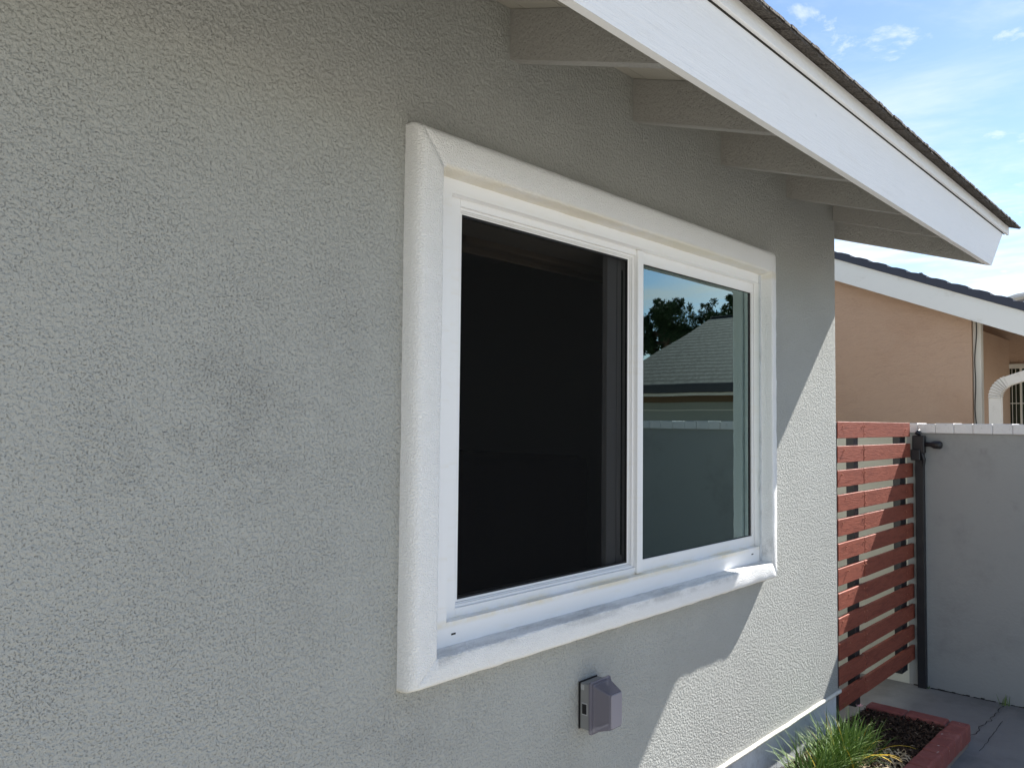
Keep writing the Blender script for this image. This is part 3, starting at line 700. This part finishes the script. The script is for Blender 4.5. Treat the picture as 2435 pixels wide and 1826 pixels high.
# far tiled roof peeping over
fh = thing('tile_roofed_house', (13, 2.5, -EYE), 'distant house with pale tiled roof rising behind the dark neighbour roof', 'house')
b = nb()
for i in range(9):
    x0 = 12.2+i*.25; zb = 1.50+i*.040
    prism(b, [(1.3, zb+.30), (2.34+i*.03, zb+.15), (2.34+i*.03, zb+.18), (1.3, zb+.33)], 'x', x0, x0+.235)
obj('roof', b, m_greyt, fh)
b = nb(); prism(b, [(1.3, 2.10), (2.62, 1.93), (2.62, 1.97), (1.3, 2.15)], 'x', 14.44, 14.7); obj('ridge', b, m_tile, fh)
b = nb(); box(b, 12.4, 14.4, 1.0, 2.2, -EYE, 1.5); obj('wall', b, m_olive, fh)

# ================================================================ HOUSE SEEN ONLY IN THE REFLECTION
rh = thing('olive_house', (11, -2.5, -EYE), 'olive grey house with shingled roof mirrored in the right window pane', 'house')
XE = 9.0; yg0, yg1 = -4.50, .6
b = nb(); box(b, XE+.35, XE+5, yg0+.3, yg1-.3, -EYE, .42); obj('wall', b, m_olive, rh)
b = nb(); box(b, XE+.02, XE+.34, yg0+.05, yg1-.05, .345, .36); box(b, XE+.30, XE+.345, yg0+.3, yg1-.3, .26, .344); obj('soffit', b, m_brown, rh)
b = nb(); box(b, XE+.335, XE+.349, yg0+.3, yg1-.3, .150, .162); obj('trim_line', b, m_cream, rh)
b = nb(); box(b, XE-.03, XE+.015, yg0, yg1, .375, .485, .006); gt = obj('gutter', b, m_dkgut, rh)
b = nb(); box(b, XE+.016, XE+.05, yg0, yg1, .335, .372); obj('fascia', b, m_cream, rh)
b = nb(); prism(b, [(XE, .487), (XE+3.1, .487+1.24), (XE+6.2, .487), (XE+6.2, .46), (XE+3.1, .46+1.24), (XE, .46)], 'y', yg0, yg1); obj('roof', b, m_comp, rh)
b = nb(); box(b, XE+3.05, XE+3.15, yg0, yg1, 1.722, 1.742, .004); obj('ridge_cap', b, m_comp, rh)

def pine(x, y, h, blobs, label, seed):
    random.seed(seed)
    t = thing('pine_tree', (x, y, -EYE), label, 'tree', 'pines mirrored behind the olive house'); b = nb()
    tube(b, [(x, y, -EYE), (x+.05, y, h*.4), (x-.04, y+.06, h*.75), (x, y, h)], [.20, .15, .09, .03], 9)
    for (bx_, by_, bz_, r) in blobs: tube(b, [(x, y, max(bz_-r*.8, h*.3)), ((x+bx_*.6), (y+by_*.6), bz_-r*.3), (x+bx_, y+by_, bz_)], [.06, .04, .015], 6)
    obj('trunk', b, m_bark, t)
    b = nb()
    for (bx_, by_, bz_, r) in blobs:
        subs = [(Vector((bx_, by_, bz_))+Vector((random.gauss(0, 1), random.gauss(0, 1), random.gauss(0, .9)))*r*.55, r*random.uniform(.22, .45)) for _ in range(30)]
        for c, rr_ in subs:
            for _ in range(110):
                d = Vector((random.gauss(0, 1), random.gauss(0, 1), random.gauss(0, 1))).normalized()
                p = c+d*rr_*random.uniform(.2, 1.)+Vector((x, y, 0)); l_ = random.uniform(.02, .045)
                e = (d+Vector((random.uniform(-.8, .8),)*3)+Vector((random.uniform(-.7, .7), random.uniform(-.7, .7), .5))).normalized()*l_*1.5
                s_ = e.cross(Vector((random.gauss(0, 1), random.gauss(0, 1), random.gauss(0, 1)))).normalized()*l_*.42
                b.faces.new([b.verts.new(p-s_), b.verts.new(p+s_), b.verts.new(p+e)])
    obj('crown', b, m_pine, t)
# directions in the mirror: (y, z) per unit x
TX = 17.0
def mir(yr, zr): return (2.02-yr*TX, zr*TX)
def bl(yr, zr, r, y0): yy, z_ = mir(yr, zr); return (random.uniform(-.5, .5), yy-y0, z_, r)
y0 = mir(.615, 0)[0]
pine(TX, y0, 2.7, [bl(*q_, y0) for q_ in ((.636, .158, .26), (.617, .149, .30), (.645, .134, .28), (.620, .126, .36), (.603, .154, .27), (.600, .130, .38), (.632, .108, .28), (.585, .152, .28), (.580, .130, .36), (.655, .120, .2))], 'wide dark pine reflected above the left slope of the mirrored roof', 3)
y0 = mir(.545, 0)[0]
pine(TX+.6, y0, 2.6, [bl(*q_, y0) for q_ in ((.566, .151, .26), (.550, .142, .28), (.556, .128, .32), (.536, .138, .22), (.536, .125, .3))], 'smaller middle pine reflected behind the mirrored roof ridge', 5)
y0 = mir(.50, 0)[0]
pine(TX+.3, y0, 3.0, [bl(*q_, y0) for q_ in ((.515, .156, .22), (.503, .163, .15), (.503, .173, .07), (.510, .143, .30), (.490, .142, .18), (.484, .156, .10))], 'tall pine reflected at the upper right corner of the window pane', 9)
